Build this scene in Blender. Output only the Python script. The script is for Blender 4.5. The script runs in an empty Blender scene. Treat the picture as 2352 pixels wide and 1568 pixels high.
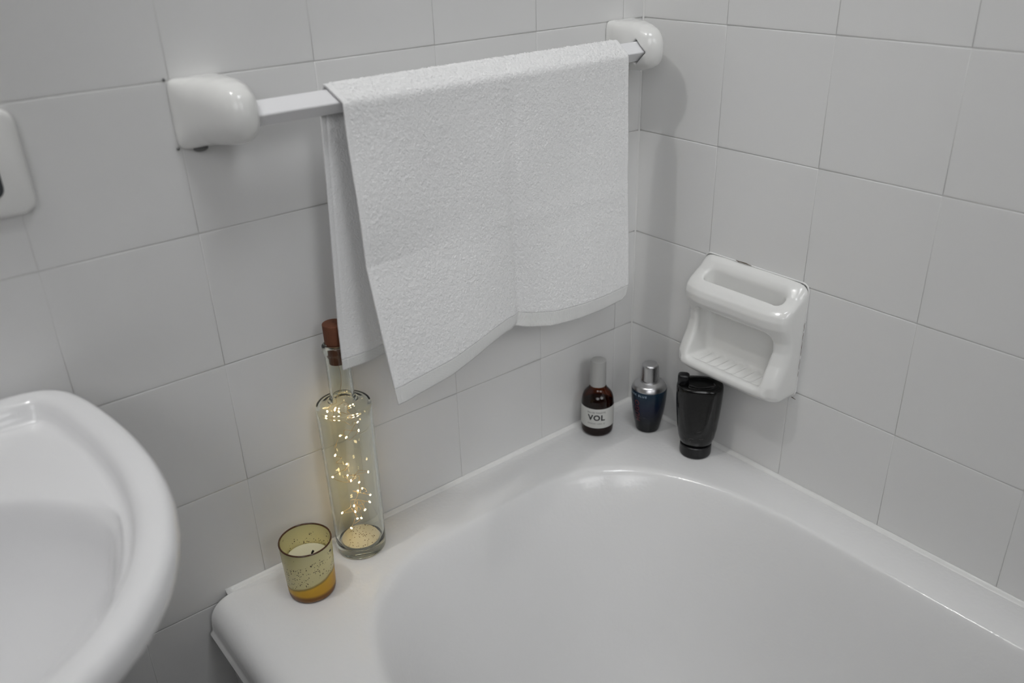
import bpy, bmesh, math, random
import numpy as np
from mathutils import Vector, Matrix

random.seed(7)
rng = np.random.default_rng(11)
scene = bpy.context.scene
COL = scene.collection
PI = math.pi

# ------------------------------------------------------------------ helpers
def link(o, parent=None):
    COL.objects.link(o)
    if parent is not None:
        o.parent = parent
    return o

def mesh_obj(name, verts, faces, mats, parent=None, smooth=True, fmats=None):
    me = bpy.data.meshes.new(name)
    me.from_pydata([tuple(map(float, v)) for v in verts], [], [tuple(map(int, f)) for f in faces])
    if not isinstance(mats, (list, tuple)):
        mats = [mats]
    for m in mats:
        me.materials.append(m)
    if fmats is not None:
        me.polygons.foreach_set('material_index', list(fmats))
    if smooth:
        me.polygons.foreach_set('use_smooth', [True] * len(me.polygons))
    me.validate()
    me.update()
    o = bpy.data.objects.new(name, me)
    return link(o, parent)

def sharp(o, deg=40):
    """smooth shading that keeps edges sharper than deg"""
    bm = bmesh.new()
    bm.from_mesh(o.data)
    for e in bm.edges:
        if len(e.link_faces) == 2 and e.calc_face_angle(0) > math.radians(deg):
            e.smooth = False
    bm.to_mesh(o.data)
    bm.free()
    return o

def thing(name, loc, label, cat, group=None):
    o = bpy.data.objects.new(name, None)
    o.empty_display_size = 0.02
    o.location = loc
    COL.objects.link(o)
    return tag(o, label, cat, group)

def tag(o, label, cat, group=None):
    o['label'] = label
    o['category'] = cat
    if group:
        o['group'] = group
    return o

def structure(o):
    o['kind'] = 'structure'
    return o

def grid_faces(nu, nv, closed_u=False, flip=False):
    f = []
    for j in range(nv - 1):
        for i in range(nu if closed_u else nu - 1):
            a = j * nu + i
            b = j * nu + (i + 1) % nu
            c = (j + 1) * nu + (i + 1) % nu
            d = (j + 1) * nu + i
            f.append((a, d, c, b) if flip else (a, b, c, d))
    return f

def lathe(name, prof, mat, parent=None, n=96, cap0=True, cap1=True, fmat=None, mats=None, sharp_deg=None):
    """prof: list of (r, z) from the bottom upward; outward normals"""
    v = []
    for r, z in prof:
        for i in range(n):
            a = 2 * PI * i / n
            v.append((r * math.cos(a), r * math.sin(a), z))
    f = grid_faces(n, len(prof), True)
    if cap0:
        f.append(tuple(reversed(range(n))))
    if cap1:
        k = (len(prof) - 1) * n
        f.append(tuple(range(k, k + n)))
    o = mesh_obj(name, v, f, mats or mat, parent)
    if sharp_deg:
        sharp(o, sharp_deg)
    return o

def fillet(pts, r, seg=5):
    """round the inner corners of an open polyline of (x, y); r a number or a list"""
    out = [pts[0]]
    for i in range(1, len(pts) - 1):
        p0, p, p1 = map(lambda q: np.array(q, float), (pts[i - 1], pts[i], pts[i + 1]))
        rr = r[i] if isinstance(r, (list, tuple)) else r
        d0, d1 = p0 - p, p1 - p
        l0, l1 = np.linalg.norm(d0), np.linalg.norm(d1)
        rr = min(rr, l0 * .48, l1 * .48)
        if rr < 1e-6:
            out.append(tuple(p)); continue
        a, b = p + d0 / l0 * rr, p + d1 / l1 * rr
        for k in range(seg + 1):
            t = k / seg
            q = a * (1 - t) ** 2 + 2 * p * t * (1 - t) + b * t * t
            out.append(tuple(q))
    out.append(pts[-1])
    return out

def tube(path, r, n=8, closed=False):
    """verts and faces of a tube along a list of points"""
    P = [Vector(p) for p in path]
    v, f = [], []
    up = Vector((0, 0, 1))
    prev = None
    for i, p in enumerate(P):
        t = (P[min(i + 1, len(P) - 1)] - P[max(i - 1, 0)]).normalized()
        if prev is None:
            a = t.cross(up)
            if a.length < 1e-4:
                a = t.cross(Vector((1, 0, 0)))
            a.normalize()
        else:
            a = (prev - t * prev.dot(t)).normalized()
        prev = a
        b = t.cross(a)
        rr = r[i] if isinstance(r, (list, tuple)) else r
        for k in range(n):
            q = p + (a * math.cos(2 * PI * k / n) + b * math.sin(2 * PI * k / n)) * rr
            v.append(tuple(q))
    f = grid_faces(n, len(P), True)
    f.append(tuple(reversed(range(n))))
    k = (len(P) - 1) * n
    f.append(tuple(range(k, k + n)))
    return v, f

def ellipsoid(c, r, nu=14, nv=9):
    v, f = [], []
    for j in range(nv):
        th = PI * (j + .5) / nv
        for i in range(nu):
            ph = 2 * PI * i / nu
            v.append((c[0] + r[0] * math.sin(th) * math.cos(ph), c[1] + r[1] * math.sin(th) * math.sin(ph), c[2] - r[2] * math.cos(th)))
    f = grid_faces(nu, nv, True)
    f.append(tuple(reversed(range(nu))))
    k = (nv - 1) * nu
    f.append(tuple(range(k, k + nu)))
    return v, f

def merge(parts):
    V, F = [], []
    for v, f in parts:
        k = len(V)
        V += list(v)
        F += [tuple(i + k for i in q) for q in f]
    return V, F

def surface_nets(field, lo, h):
    """mesh of field == 0 (negative inside) on a regular grid; one vertex per crossed cell"""
    s = field
    nx, ny, nz = s.shape
    inside = s < 0
    acc = np.zeros((nx - 1, ny - 1, nz - 1, 3))
    cnt = np.zeros((nx - 1, ny - 1, nz - 1))
    corners = [(i, j, k) for i in (0, 1) for j in (0, 1) for k in (0, 1)]
    for a in range(8):
        for b in range(a + 1, 8):
            ca, cb = corners[a], corners[b]
            if sum(abs(p - q) for p, q in zip(ca, cb)) != 1:
                continue
            va = s[ca[0]:nx - 1 + ca[0], ca[1]:ny - 1 + ca[1], ca[2]:nz - 1 + ca[2]]
            vb = s[cb[0]:nx - 1 + cb[0], cb[1]:ny - 1 + cb[1], cb[2]:nz - 1 + cb[2]]
            m = (va < 0) != (vb < 0)
            t = np.where(m, va / np.where(m, va - vb, 1), 0)
            for ax in range(3):
                acc[..., ax] += np.where(m, ca[ax] + t * (cb[ax] - ca[ax]), 0)
            cnt += m
    act = cnt > 0
    idx = -np.ones(act.shape, int)
    idx[act] = np.arange(act.sum())
    base = np.stack(np.nonzero(act), 1)
    verts = (base + acc[act] / cnt[act][:, None]) * h + np.array(lo)
    faces = []
    for ax in range(3):
        b, c = (ax + 1) % 3, (ax + 2) % 3
        sl0 = [slice(None)] * 3; sl1 = [slice(None)] * 3
        sl0[ax] = slice(0, -1); sl1[ax] = slice(1, None)
        A, B = inside[tuple(sl0)], inside[tuple(sl1)]
        for flag, mk in ((True, A & ~B), (False, ~A & B)):
            p = np.stack(np.nonzero(mk), 1)
            p = p[(p[:, b] > 0) & (p[:, c] > 0) & (p[:, b] < s.shape[b] - 1) & (p[:, c] < s.shape[c] - 1)]
            def at(db, dc):
                q = p.copy(); q[:, b] -= db; q[:, c] -= dc
                return idx[q[:, 0], q[:, 1], q[:, 2]]
            quad = np.stack([at(1, 1), at(0, 1), at(0, 0), at(1, 0)], 1)
            if not flag:
                quad = quad[:, ::-1]
            faces.append(quad)
    return verts, np.concatenate(faces)

def smin(a, b, k):
    h = np.clip(.5 + .5 * (b - a) / k, 0, 1)
    return b * (1 - h) + a * h - k * h * (1 - h)

def smax(a, b, k):
    return -smin(-a, -b, k)

def rbox(p, c, half, r):
    q = [np.abs(p[i] - c[i]) - (half[i] - r) for i in range(3)]
    o = np.sqrt(sum(np.maximum(x, 0) ** 2 for x in q))
    return o + np.minimum(np.maximum(np.maximum(q[0], q[1]), q[2]), 0) - r

# ------------------------------------------------------------------ materials
def new_mat(name):
    m = bpy.data.materials.new(name)
    m.use_nodes = True
    nt = m.node_tree
    return m, nt, nt.nodes['Principled BSDF'], nt.nodes['Material Output']

def N(nt, typ, **kw):
    n = nt.nodes.new(typ)
    for k, v in kw.items():
        if k in n.inputs.keys():
            n.inputs[k].default_value = v
        else:
            setattr(n, k, v)
    return n

def plain(name, col, rough=.4, spec=.5, coat=0., metal=0., var=.03, scale=8., bump=0., bscale=200., sheen=0., aniso=0.):
    """principled surface with a slight procedural colour variation and bump"""
    m, nt, p, out = new_mat(name)
    tc = N(nt, 'ShaderNodeTexCoord')
    nz = N(nt, 'ShaderNodeTexNoise', Scale=scale, Detail=4.)
    nt.links.new(tc.outputs['Object'], nz.inputs['Vector'])
    mr = N(nt, 'ShaderNodeMapRange')
    mr.inputs['To Min'].default_value = 1 - var
    mr.inputs['To Max'].default_value = 1 + var
    nt.links.new(nz.outputs['Fac'], mr.inputs['Value'])
    mx = N(nt, 'ShaderNodeVectorMath', operation='SCALE')
    mx.inputs[0].default_value = col[:3]
    nt.links.new(mr.outputs['Result'], mx.inputs['Scale'])
    nt.links.new(mx.outputs['Vector'], p.inputs['Base Color'])
    p.inputs['Roughness'].default_value = rough
    p.inputs['Specular IOR Level'].default_value = spec
    p.inputs['Metallic'].default_value = metal
    p.inputs['Coat Weight'].default_value = coat
    p.inputs['Coat Roughness'].default_value = .05
    p.inputs['Sheen Weight'].default_value = sheen
    if bump > 0:
        n2 = N(nt, 'ShaderNodeTexNoise', Scale=bscale, Detail=3.)
        nt.links.new(tc.outputs['Object'], n2.inputs['Vector'])
        b = N(nt, 'ShaderNodeBump', Strength=1., Distance=bump)
        nt.links.new(n2.outputs['Fac'], b.inputs['Height'])
        nt.links.new(b.outputs['Normal'], p.inputs['Normal'])
    return m

WHITE = (.78, .78, .775)
M_TILE = plain('glazed_wall_tile', (.76, .76, .755), rough=.32, spec=.35, var=.015, scale=5, bump=.00025, bscale=22)
M_GROUT = plain('white_grout', (.70, .70, .685), rough=.9, spec=.1, var=.12, scale=60)
M_TILE2 = plain('grey_wall_tile', (.33, .33, .335), rough=.35, var=.03)  # for the unseen walls, greyed to cut the light they bounce back
M_SEALTRIM = plain('corner_grout', (.72, .72, .71), rough=.7, var=.04, scale=40)
M_PAINT = plain('white_paint', (.74, .74, .73), rough=.8, spec=.2, var=.02)
M_FLOORT = plain('floor_tile', (.22, .215, .21), rough=.4, var=.08, scale=6)
M_CERAMIC = plain('white_glazed_ceramic', (.79, .79, .775), rough=.13, spec=.5, var=.01, bump=.0002, bscale=30)
M_ENAMEL = plain('white_bath_enamel', (.83, .83, .83), rough=.14, spec=.5, var=.01, bump=.00022, bscale=170)
M_BASIN = plain('white_basin_ceramic', (.85, .85, .86), rough=.12, spec=.5, var=.01)
M_APRON = plain('bath_panel', (.62, .62, .61), rough=.4, var=.02)
M_SEAL = plain('white_sealant', (.80, .80, .79), rough=.25, var=.05, scale=80, bump=.0006, bscale=160)
M_CRACK = plain('dark_dirt', (.14, .11, .08), rough=.9, var=.4, scale=300)
M_BAR = plain('white_painted_bar', (.80, .80, .815), rough=.3, var=.01)
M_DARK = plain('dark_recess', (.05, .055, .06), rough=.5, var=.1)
M_METALTAB = plain('grey_metal', (.18, .18, .18), rough=.5, metal=.5)
M_CAPGREY = plain('grey_plastic_cap', (.42, .42, .41), rough=.45, var=.02)
M_SILVER = plain('brushed_silver', (.56, .56, .57), rough=.3, metal=1., var=.02, scale=40)
M_BLACK = plain('glossy_black_plastic', (.004, .004, .004), rough=.10, var=.2, scale=40, bump=.0003, bscale=90)
M_BLACKCAP = plain('black_cap_plastic', (.004, .004, .005), rough=.3)
M_STROKE = plain('grey_stroke', (.065, .06, .06), rough=.5, var=.5, scale=400)
M_LABEL = plain('label_paper', (.60, .60, .575), rough=.6, var=.03, scale=60)
M_INK = plain('black_ink', (.012, .012, .014), rough=.5)
M_GREYINK = plain('grey_ink', (.20, .20, .20), rough=.5)
M_BLUEINK = plain('pale_blue_ink', (.33, .43, .52), rough=.5)
M_REDINK = plain('dark_red_ink', (.085, .006, .010), rough=.4)
M_CORK = plain('brown_cork', (.16, .055, .025), rough=.75, var=.25, scale=120, bump=.0005, bscale=350)
M_WIRE = plain('copper_wire', (.55, .40, .22), rough=.35, metal=.8)
M_WAX = plain('cream_wax', (.70, .67, .50), rough=.5, var=.03, scale=30)
M_WICK = plain('burnt_wick', (.008, .007, .006), rough=.9)

def towel_mat(name, col, b1, s1, stripe=False):
    m, nt, p, out = new_mat(name)
    tc = N(nt, 'ShaderNodeTexCoord')
    p.inputs['Base Color'].default_value = (*col, 1)
    p.inputs['Roughness'].default_value = .95
    p.inputs['Specular IOR Level'].default_value = .1
    p.inputs['Sheen Weight'].default_value = .25
    n2 = N(nt, 'ShaderNodeTexNoise', Scale=s1, Detail=4.)
    nt.links.new(tc.outputs['Object'], n2.inputs['Vector'])
    h = n2.outputs['Fac']
    if stripe:
        w = N(nt, 'ShaderNodeTexWave', Scale=260., Distortion=.6)
        w.bands_direction = 'X'
        nt.links.new(tc.outputs['Object'], w.inputs['Vector'])
        h = w.outputs['Fac']
    b = N(nt, 'ShaderNodeBump', Strength=.8, Distance=b1)
    nt.links.new(h, b.inputs['Height'])
    nt.links.new(b.outputs['Normal'], p.inputs['Normal'])
    return m
M_TERRY = towel_mat('white_terry_cloth', (.86, .86, .86), .0012, 520.)
M_HEM = towel_mat('white_woven_hem', (.84, .84, .83), .0005, 500., True)

def thin_glass(name, face, edge, rough=.02, edge_pow=(.55, .96), tint_emit=None):
    """thin walled glass: see-through with a fresnel reflection, darker where one looks along the wall"""
    m, nt, p, out = new_mat(name)
    nt.nodes.remove(p)
    lw = N(nt, 'ShaderNodeLayerWeight', Blend=.5)
    mr = N(nt, 'ShaderNodeMapRange')
    mr.inputs['From Min'].default_value = edge_pow[0]
    mr.inputs['From Max'].default_value = edge_pow[1]
    mr.interpolation_type = 'SMOOTHSTEP'
    nt.links.new(lw.outputs['Facing'], mr.inputs['Value'])
    mix = N(nt, 'ShaderNodeMix', data_type='RGBA')
    mix.inputs[6].default_value = (*face, 1)
    mix.inputs[7].default_value = (*edge, 1)
    nt.links.new(mr.outputs['Result'], mix.inputs[0])
    tr = N(nt, 'ShaderNodeBsdfTransparent')
    nt.links.new(mix.outputs[2], tr.inputs['Color'])
    gl = N(nt, 'ShaderNodeBsdfGlossy', Roughness=rough)
    pw = N(nt, 'ShaderNodeMath', operation='POWER'); pw.inputs[1].default_value = 5.
    nt.links.new(lw.outputs['Facing'], pw.inputs[0])
    fr = N(nt, 'ShaderNodeMath', operation='MULTIPLY_ADD')          # same on both faces of the wall
    fr.inputs[1].default_value = .75; fr.inputs[2].default_value = .045
    nt.links.new(pw.outputs[0], fr.inputs[0])
    ms = N(nt, 'ShaderNodeMixShader')
    nt.links.new(fr.outputs[0], ms.inputs['Fac'])
    nt.links.new(tr.outputs['BSDF'], ms.inputs[1])
    nt.links.new(gl.outputs['BSDF'], ms.inputs[2])
    nt.links.new(ms.outputs['Shader'], out.inputs['Surface'])
    return m
M_GLASS = thin_glass('clear_bottle_glass', (.985, .988, .98), (.16, .19, .16), edge_pow=(.60, 1.0))
M_AMBERGLASS = thin_glass('amber_bottle_glass', (.42, .17, .06), (.08, .025, .008), edge_pow=(.3, .95))

def solid_glass(name, col):
    m, nt, p, out = new_mat(name)
    nt.nodes.remove(p)
    g = N(nt, 'ShaderNodeBsdfGlass', Roughness=.0, IOR=1.48)
    g.inputs['Color'].default_value = (*col, 1)
    nt.links.new(g.outputs['BSDF'], out.inputs['Surface'])
    return m
M_SOLID = solid_glass('thick_clear_glass', (.98, .988, .965))

M_LIQUID = plain('dark_amber_liquid', (.010, .007, .003), rough=.12)

def blue_mat():
    m, nt, p, out = new_mat('dark_blue_glass')
    tc = N(nt, 'ShaderNodeTexCoord')
    sp = N(nt, 'ShaderNodeSeparateXYZ')
    nt.links.new(tc.outputs['Object'], sp.inputs[0])
    cr = N(nt, 'ShaderNodeValToRGB')
    mr = N(nt, 'ShaderNodeMapRange')
    mr.inputs['From Max'].default_value = .073
    nt.links.new(sp.outputs['Z'], mr.inputs['Value'])
    nt.links.new(mr.outputs['Result'], cr.inputs['Fac'])
    e = cr.color_ramp.elements
    e[0].position = .2; e[0].color = (.004, .005, .006, 1)
    e[1].position = .95; e[1].color = (.010, .028, .050, 1)
    k = e.new(.6); k.color = (.008, .013, .034, 1)
    nt.links.new(cr.outputs['Color'], p.inputs['Base Color'])
    p.inputs['Roughness'].default_value = .22
    p.inputs['Specular IOR Level'].default_value = .35
    return m
M_BLUE = blue_mat()

def mercury_mat():
    """speckled silvered amber glass: pale coat above a slanted line, bare amber below, brown foot"""
    m, nt, p, out = new_mat('speckled_amber_glass')
    tc = N(nt, 'ShaderNodeTexCoord')
    sp = N(nt, 'ShaderNodeSeparateXYZ')
    nt.links.new(tc.outputs['Object'], sp.inputs[0])
    def math_(op, a, b):
        n = N(nt, 'ShaderNodeMath', operation=op)
        for i, q in enumerate((a, b)):
            if q is None: continue
            if isinstance(q, (int, float)): n.inputs[i].default_value = q
            else: nt.links.new(q, n.inputs[i])
        return n.outputs[0]
    # height of the coat's lower edge runs up towards +x -y side
    slant = math_('ADD', math_('MULTIPLY', sp.outputs['X'], .27), math_('MULTIPLY', sp.outputs['Y'], -.10))
    hz = math_('SUBTRACT', sp.outputs['Z'], slant)
    wob = N(nt, 'ShaderNodeTexNoise', Scale=60., Detail=2.)
    nt.links.new(tc.outputs['Object'], wob.inputs['Vector'])
    hz = math_('ADD', hz, math_('MULTIPLY', math_('SUBTRACT', wob.outputs['Fac'], .5), .004))
    cr = N(nt, 'ShaderNodeValToRGB')
    mr = N(nt, 'ShaderNodeMapRange')
    mr.inputs['From Max'].default_value = .075
    nt.links.new(hz, mr.inputs['Value'])
    nt.links.new(mr.outputs['Result'], cr.inputs['Fac'])
    e = cr.color_ramp.elements
    e[0].position = .0; e[0].color = (.72, .38, .022, 1)
    e[1].position = 1.; e[1].color = (.74, .70, .40, 1)
    for pos, c in ((.13, (.76, .42, .022, 1)), (.30, (.82, .50, .03, 1)), (.335, (.40, .27, .05, 1)), (.37, (.82, .75, .39, 1)), (.6, (.86, .79, .44, 1))):
        k = e.new(pos); k.color = c
    # speckles in the coat
    vo = N(nt, 'ShaderNodeTexVoronoi', Scale=560.)
    nt.links.new(tc.outputs['Object'], vo.inputs['Vector'])
    n3 = N(nt, 'ShaderNodeTexNoise', Scale=75., Detail=2.)
    nt.links.new(tc.outputs['Object'], n3.inputs['Vector'])
    sx = N(nt, 'ShaderNodeSeparateXYZ')
    nt.links.new(vo.outputs['Color'], sx.inputs[0])
    spot = math_('MULTIPLY', math_('LESS_THAN', vo.outputs['Distance'], .36), math_('GREATER_THAN', sx.outputs['X'], .62))
    spot = math_('MULTIPLY', spot, math_('GREATER_THAN', n3.outputs['Fac'], .44))
    spot = math_('MULTIPLY', spot, math_('GREATER_THAN', hz, .028))
    spot = math_('MULTIPLY', spot, math_('LESS_THAN', hz, .058))
    n4 = N(nt, 'ShaderNodeTexNoise', Scale=110., Detail=3.)
    nt.links.new(tc.outputs['Object'], n4.inputs['Vector'])
    flake = math_('MULTIPLY', math_('GREATER_THAN', n4.outputs['Fac'], .665), math_('GREATER_THAN', hz, .052))
    spot = math_('MAXIMUM', spot, flake)
    mx = N(nt, 'ShaderNodeMix', data_type='RGBA')
    nt.links.new(spot, mx.inputs[0])
    nt.links.new(cr.outputs['Color'], mx.inputs[6])
    mx.inputs[7].default_value = (.075, .04, .018, 1)
    ft = N(nt, 'ShaderNodeMapRange')                            # brown foot of thicker glass
    ft.inputs['From Min'].default_value = .0115; ft.inputs['From Max'].default_value = .0075
    nt.links.new(sp.outputs['Z'], ft.inputs['Value'])
    m2 = N(nt, 'ShaderNodeMix', data_type='RGBA')
    nt.links.new(ft.outputs['Result'], m2.inputs[0])
    nt.links.new(mx.outputs[2], m2.inputs[6])
    m2.inputs[7].default_value = (.27, .115, .016, 1)
    mx = m2
    nt.links.new(mx.outputs[2], p.inputs['Base Color'])
    p.inputs['Roughness'].default_value = .16
    p.inputs['Specular IOR Level'].default_value = .55
    p.inputs['Subsurface Weight'].default_value = 0.
    # a little light passes the wall
    tl = N(nt, 'ShaderNodeBsdfTranslucent')
    nt.links.new(mx.outputs[2], tl.inputs['Color'])
    ms = N(nt, 'ShaderNodeMixShader', Fac=.3)
    nt.links.new(p.outputs['BSDF'], ms.inputs[1])
    nt.links.new(tl.outputs['BSDF'], ms.inputs[2])
    nt.links.new(ms.outputs['Shader'], out.inputs['Surface'])
    return m
M_MERC = mercury_mat()
M_RIM = plain('brown_glass_rim', (.075, .028, .010), rough=.1)

def led_mat():
    m, nt, p, out = new_mat('warm_led_glow')
    nt.nodes.remove(p)
    e = N(nt, 'ShaderNodeEmission', Strength=LED_STRENGTH)
    e.inputs['Color'].default_value = (1., .74, .38, 1)
    nt.links.new(e.outputs['Emission'], out.inputs['Surface'])
    return m
LED_STRENGTH = 62.
M_LED = led_mat()

def speckle_mat():
    m, nt, p, out = new_mat('speckled_disc')
    tc = N(nt, 'ShaderNodeTexCoord')
    vo = N(nt, 'ShaderNodeTexVoronoi', Scale=430.)
    nt.links.new(tc.outputs['Object'], vo.inputs['Vector'])
    sx = N(nt, 'ShaderNodeSeparateXYZ')
    nt.links.new(vo.outputs['Color'], sx.inputs[0])
    a = N(nt, 'ShaderNodeMath', operation='LESS_THAN'); a.inputs[1].default_value = .36
    nt.links.new(vo.outputs['Distance'], a.inputs[0])
    b = N(nt, 'ShaderNodeMath', operation='GREATER_THAN'); b.inputs[1].default_value = .68
    nt.links.new(sx.outputs['X'], b.inputs[0])
    c = N(nt, 'ShaderNodeMath', operation='MULTIPLY')
    nt.links.new(a.outputs[0], c.inputs[0]); nt.links.new(b.outputs[0], c.inputs[1])
    mx = N(nt, 'ShaderNodeMix', data_type='RGBA')
    mx.inputs[6].default_value = (.66, .64, .54, 1)
    mx.inputs[7].default_value = (.15, .10, .04, 1)
    nt.links.new(c.outputs[0], mx.inputs[0])
    nt.links.new(mx.outputs[2], p.inputs['Base Color'])
    p.inputs['Roughness'].default_value = .4
    return m
M_SPECKLE = speckle_mat()

# ------------------------------------------------------------------ the room
T = .15
ZJ = 1.14            # height of one horizontal joint; the others follow every 15 cm
CEIL = 2.5
XL, YF = -2.55, -2.95

def cuts(lo, hi, start):
    k0 = math.floor((lo - start) / T) - 1
    c = [lo] + [start + T * k for k in range(k0, k0 + 60) if lo + .004 < start + T * k < hi - .004] + [hi]
    return c

def tiled_wall(name, us, vs, place, back, tile=None):
    """tiles as pillowed plates over a grout bed; place(u, v, d) gives the point d in front of the wall"""
    V, F, MI = [], [], []
    def quad(a, b, c, d, m):
        F.append((a, b, c, d)); MI.append(m)
    # grout bed and the wall's body behind it
    u0, u1, v0, v1 = us[0], us[-1], vs[0], vs[-1]
    k = len(V)
    for d in (-.00045, -back):
        V.extend([place(u0, v0, d), place(u1, v0, d), place(u1, v1, d), place(u0, v1, d)])
    quad(k, k + 1, k + 2, k + 3, 1)
    quad(k + 7, k + 6, k + 5, k + 4, 1)
    for i in range(4):
        j = (i + 1) % 4
        quad(k + j, k + i, k + 4 + i, k + 4 + j, 1)
    rings = [(.0003, -.0008), (.00045, -.00035), (.0011, -.0001), (.0022, 0.), (.006, 0.)]
    for i in range(len(us) - 1):
        for j in range(len(vs) - 1):
            a, b, c, d = us[i], us[i + 1], vs[j], vs[j + 1]
            off = random.uniform(-.0001, .0001)
            tu, tv = random.uniform(-.001, .001), random.uniform(-.0016, .0016)
            base = len(V)
            for ins, h in rings:
                iu = ins * .45                                    # the upright joints are set tighter
                for (u, v) in ((a + iu, c + ins), (b - iu, c + ins), (b - iu, d - ins), (a + iu, d - ins)):
                    V.append(place(u, v, h + off + tu * (u - (a + b) / 2) + tv * (v - (c + d) / 2)))
            for r in range(len(rings) - 1):
                for q in range(4):
                    s = (q + 1) % 4
                    quad(base + 4 * r + q, base + 4 * r + s, base + 4 * r + 4 + s, base + 4 * r + 4 + q, 0)
            t = base + 4 * (len(rings) - 1)
            quad(t, t + 1, t + 2, t + 3, 0)
    o = mesh_obj(name, V, F, [tile or M_TILE, M_GROUT], fmats=MI)
    bm = bmesh.new(); bm.from_mesh(o.data)
    bm.to_mesh(o.data); bm.free()
    return structure(o)

rows = cuts(0, CEIL, ZJ)
tiled_wall('wall_back', cuts(XL, 0, -1.255 * T), rows, lambda u, v, d: (u, -d, v), .1)
tiled_wall('wall_right', cuts(0, -YF, .927 * T), rows, lambda u, v, d: (-d, -u, v), .1)
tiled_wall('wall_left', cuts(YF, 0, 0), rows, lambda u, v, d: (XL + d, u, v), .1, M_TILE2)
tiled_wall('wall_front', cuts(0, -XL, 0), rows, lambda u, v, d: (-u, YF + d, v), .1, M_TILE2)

sec = [(-.0002, -.0002), (-.0022, -.0002), (-.0013, -.0007), (-.0007, -.0013), (-.0002, -.0022)]
v = [(x, y, z) for z in (.55, 2.498) for x, y in sec]
f = grid_faces(5, 2, True) + [tuple(reversed(range(5))), tuple(range(5, 10))]
o = structure(mesh_obj('trim_1', v, f, M_SEALTRIM, smooth=False))
bm = bmesh.new(); bm.from_mesh(o.data); bmesh.ops.recalc_face_normals(bm, faces=bm.faces[:]); bm.to_mesh(o.data); bm.free()

def slab(name, lo, hi, mat):
    (a, b, c), (d, e, f) = lo, hi
    v = [(a, b, c), (d, b, c), (d, e, c), (a, e, c), (a, b, f), (d, b, f), (d, e, f), (a, e, f)]
    fc = [(3, 2, 1, 0), (4, 5, 6, 7), (0, 1, 5, 4), (1, 2, 6, 5), (2, 3, 7, 6), (3, 0, 4, 7)]
    return structure(mesh_obj(name, v, fc, mat, smooth=False))
slab('floor', (XL - .1, YF - .1, -.1), (.1, .1, 0), M_FLOORT)
slab('ceiling', (XL - .1, YF - .1, CEIL), (.1, .1, CEIL + .1), M_PAINT)

# ------------------------------------------------------------------ bathtub
ZR = .552
tub = thing('bathtub', (-.36, -.85, 0), 'white enamel bathtub with a wide rounded rim, set into the tiled corner', 'bathtub')
TL = Vector((-.36, -.85, 0))

def superrect(cx0, cx1, cy0, cy1, rx, ry, e, n=160):
    """closed outline, counter-clockwise, sampled by angle so that loops correspond; corners rounded by superellipse arcs"""
    pts = []
    q = n // 4
    cs = [((cx1 - rx, cy1 - ry), 0), ((cx0 + rx, cy1 - ry), 1), ((cx0 + rx, cy0 + ry), 2), ((cx1 - rx, cy0 + ry), 3)]
    for (c, k) in cs:
        for i in range(q):
            a = PI / 2 * (i / (q - 1)) + k * PI / 2
            ca, sa = math.cos(a), math.sin(a)
            pts.append((c[0] + rx * math.copysign(abs(ca) ** (2 / e), ca), c[1] + ry * math.copysign(abs(sa) ** (2 / e), sa)))
    return pts
def tub_loop(x0, x1, y0, y1, rx, ry, z, e=2.4):
    return [Vector((x, y, z)) - TL for x, y in superrect(x0, x1, y0, y1, rx, ry, e)]
X0, X1, Y0, Y1 = -.717, -.0035, -1.66, -.0035
loops = []
# from the lip under the front edge, over the rim and down into the basin
for ins, z in ((.004, .5035), (.0005, .5035), (-.003, .5055), (-.003, .5085), (0, .511), (.0005, .517), (.0012, .526)):
    loops.append(tub_loop(X0 + ins, X1 - .001, Y0 + .001, Y1 - .001, .006, .006, z, 2.2))
R_ = .028
for k in range(1, 9):
    a = PI / 2 * k / 8
    ins = .0012 + R_ * (1 - math.cos(a)); z = ZR - R_ + R_ * math.sin(a)
    back = .001 + .0035 * (1 - math.cos(a))
    loops.append(tub_loop(X0 + ins, X1 - back, Y0 + back, Y1 - back, .006, .006, z, 2.2))
IX0, IX1, IY0, IY1 = -.640, -.066, -1.60, -.080
inner = [(0., .0, 0.), (.0018, -.0003, .1), (.0035, -.0012, .2), (.0052, -.0028, .3), (.0068, -.0052, .4), (.0085, -.0088, .5), (.0105, -.014, .6), (.014, -.025, .6), (.019, -.042, .6),
         (.027, -.075, .6), (.040, -.130, .6), (.056, -.20, .6), (.073, -.265, .6), (.092, -.312, .6), (.118, -.345, .6), (.150, -.362, .6), (.19, -.370, .6), (.24, -.374, .6)]
loops.append(tub_loop(IX0 - .010, IX1 + .006, IY0 - .010, IY1 + .008, .20, .32, ZR, 2.4))
for ins, dz, _ in inner:
    kx = 1.0
    loops.append(tub_loop(IX0 + ins * 1.25, IX1 - ins, IY0 + ins * 1.5, IY1 - ins * 1.7, max(.205 - ins * .35, .05), max(.32 - ins * .4, .05), ZR + dz, 2.4))
n = len(loops[0])
V = [p for l in loops for p in l]
F = grid_faces(n, len(loops), True)
k = (len(loops) - 1) * n
V.append(Vector((-.35, -.85, ZR - .376)) - TL)
F += [(k + i, k + (i + 1) % n, len(V) - 1) for i in range(n)]
mesh_obj('tub_shell', V, F, M_ENAMEL, tub)
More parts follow.
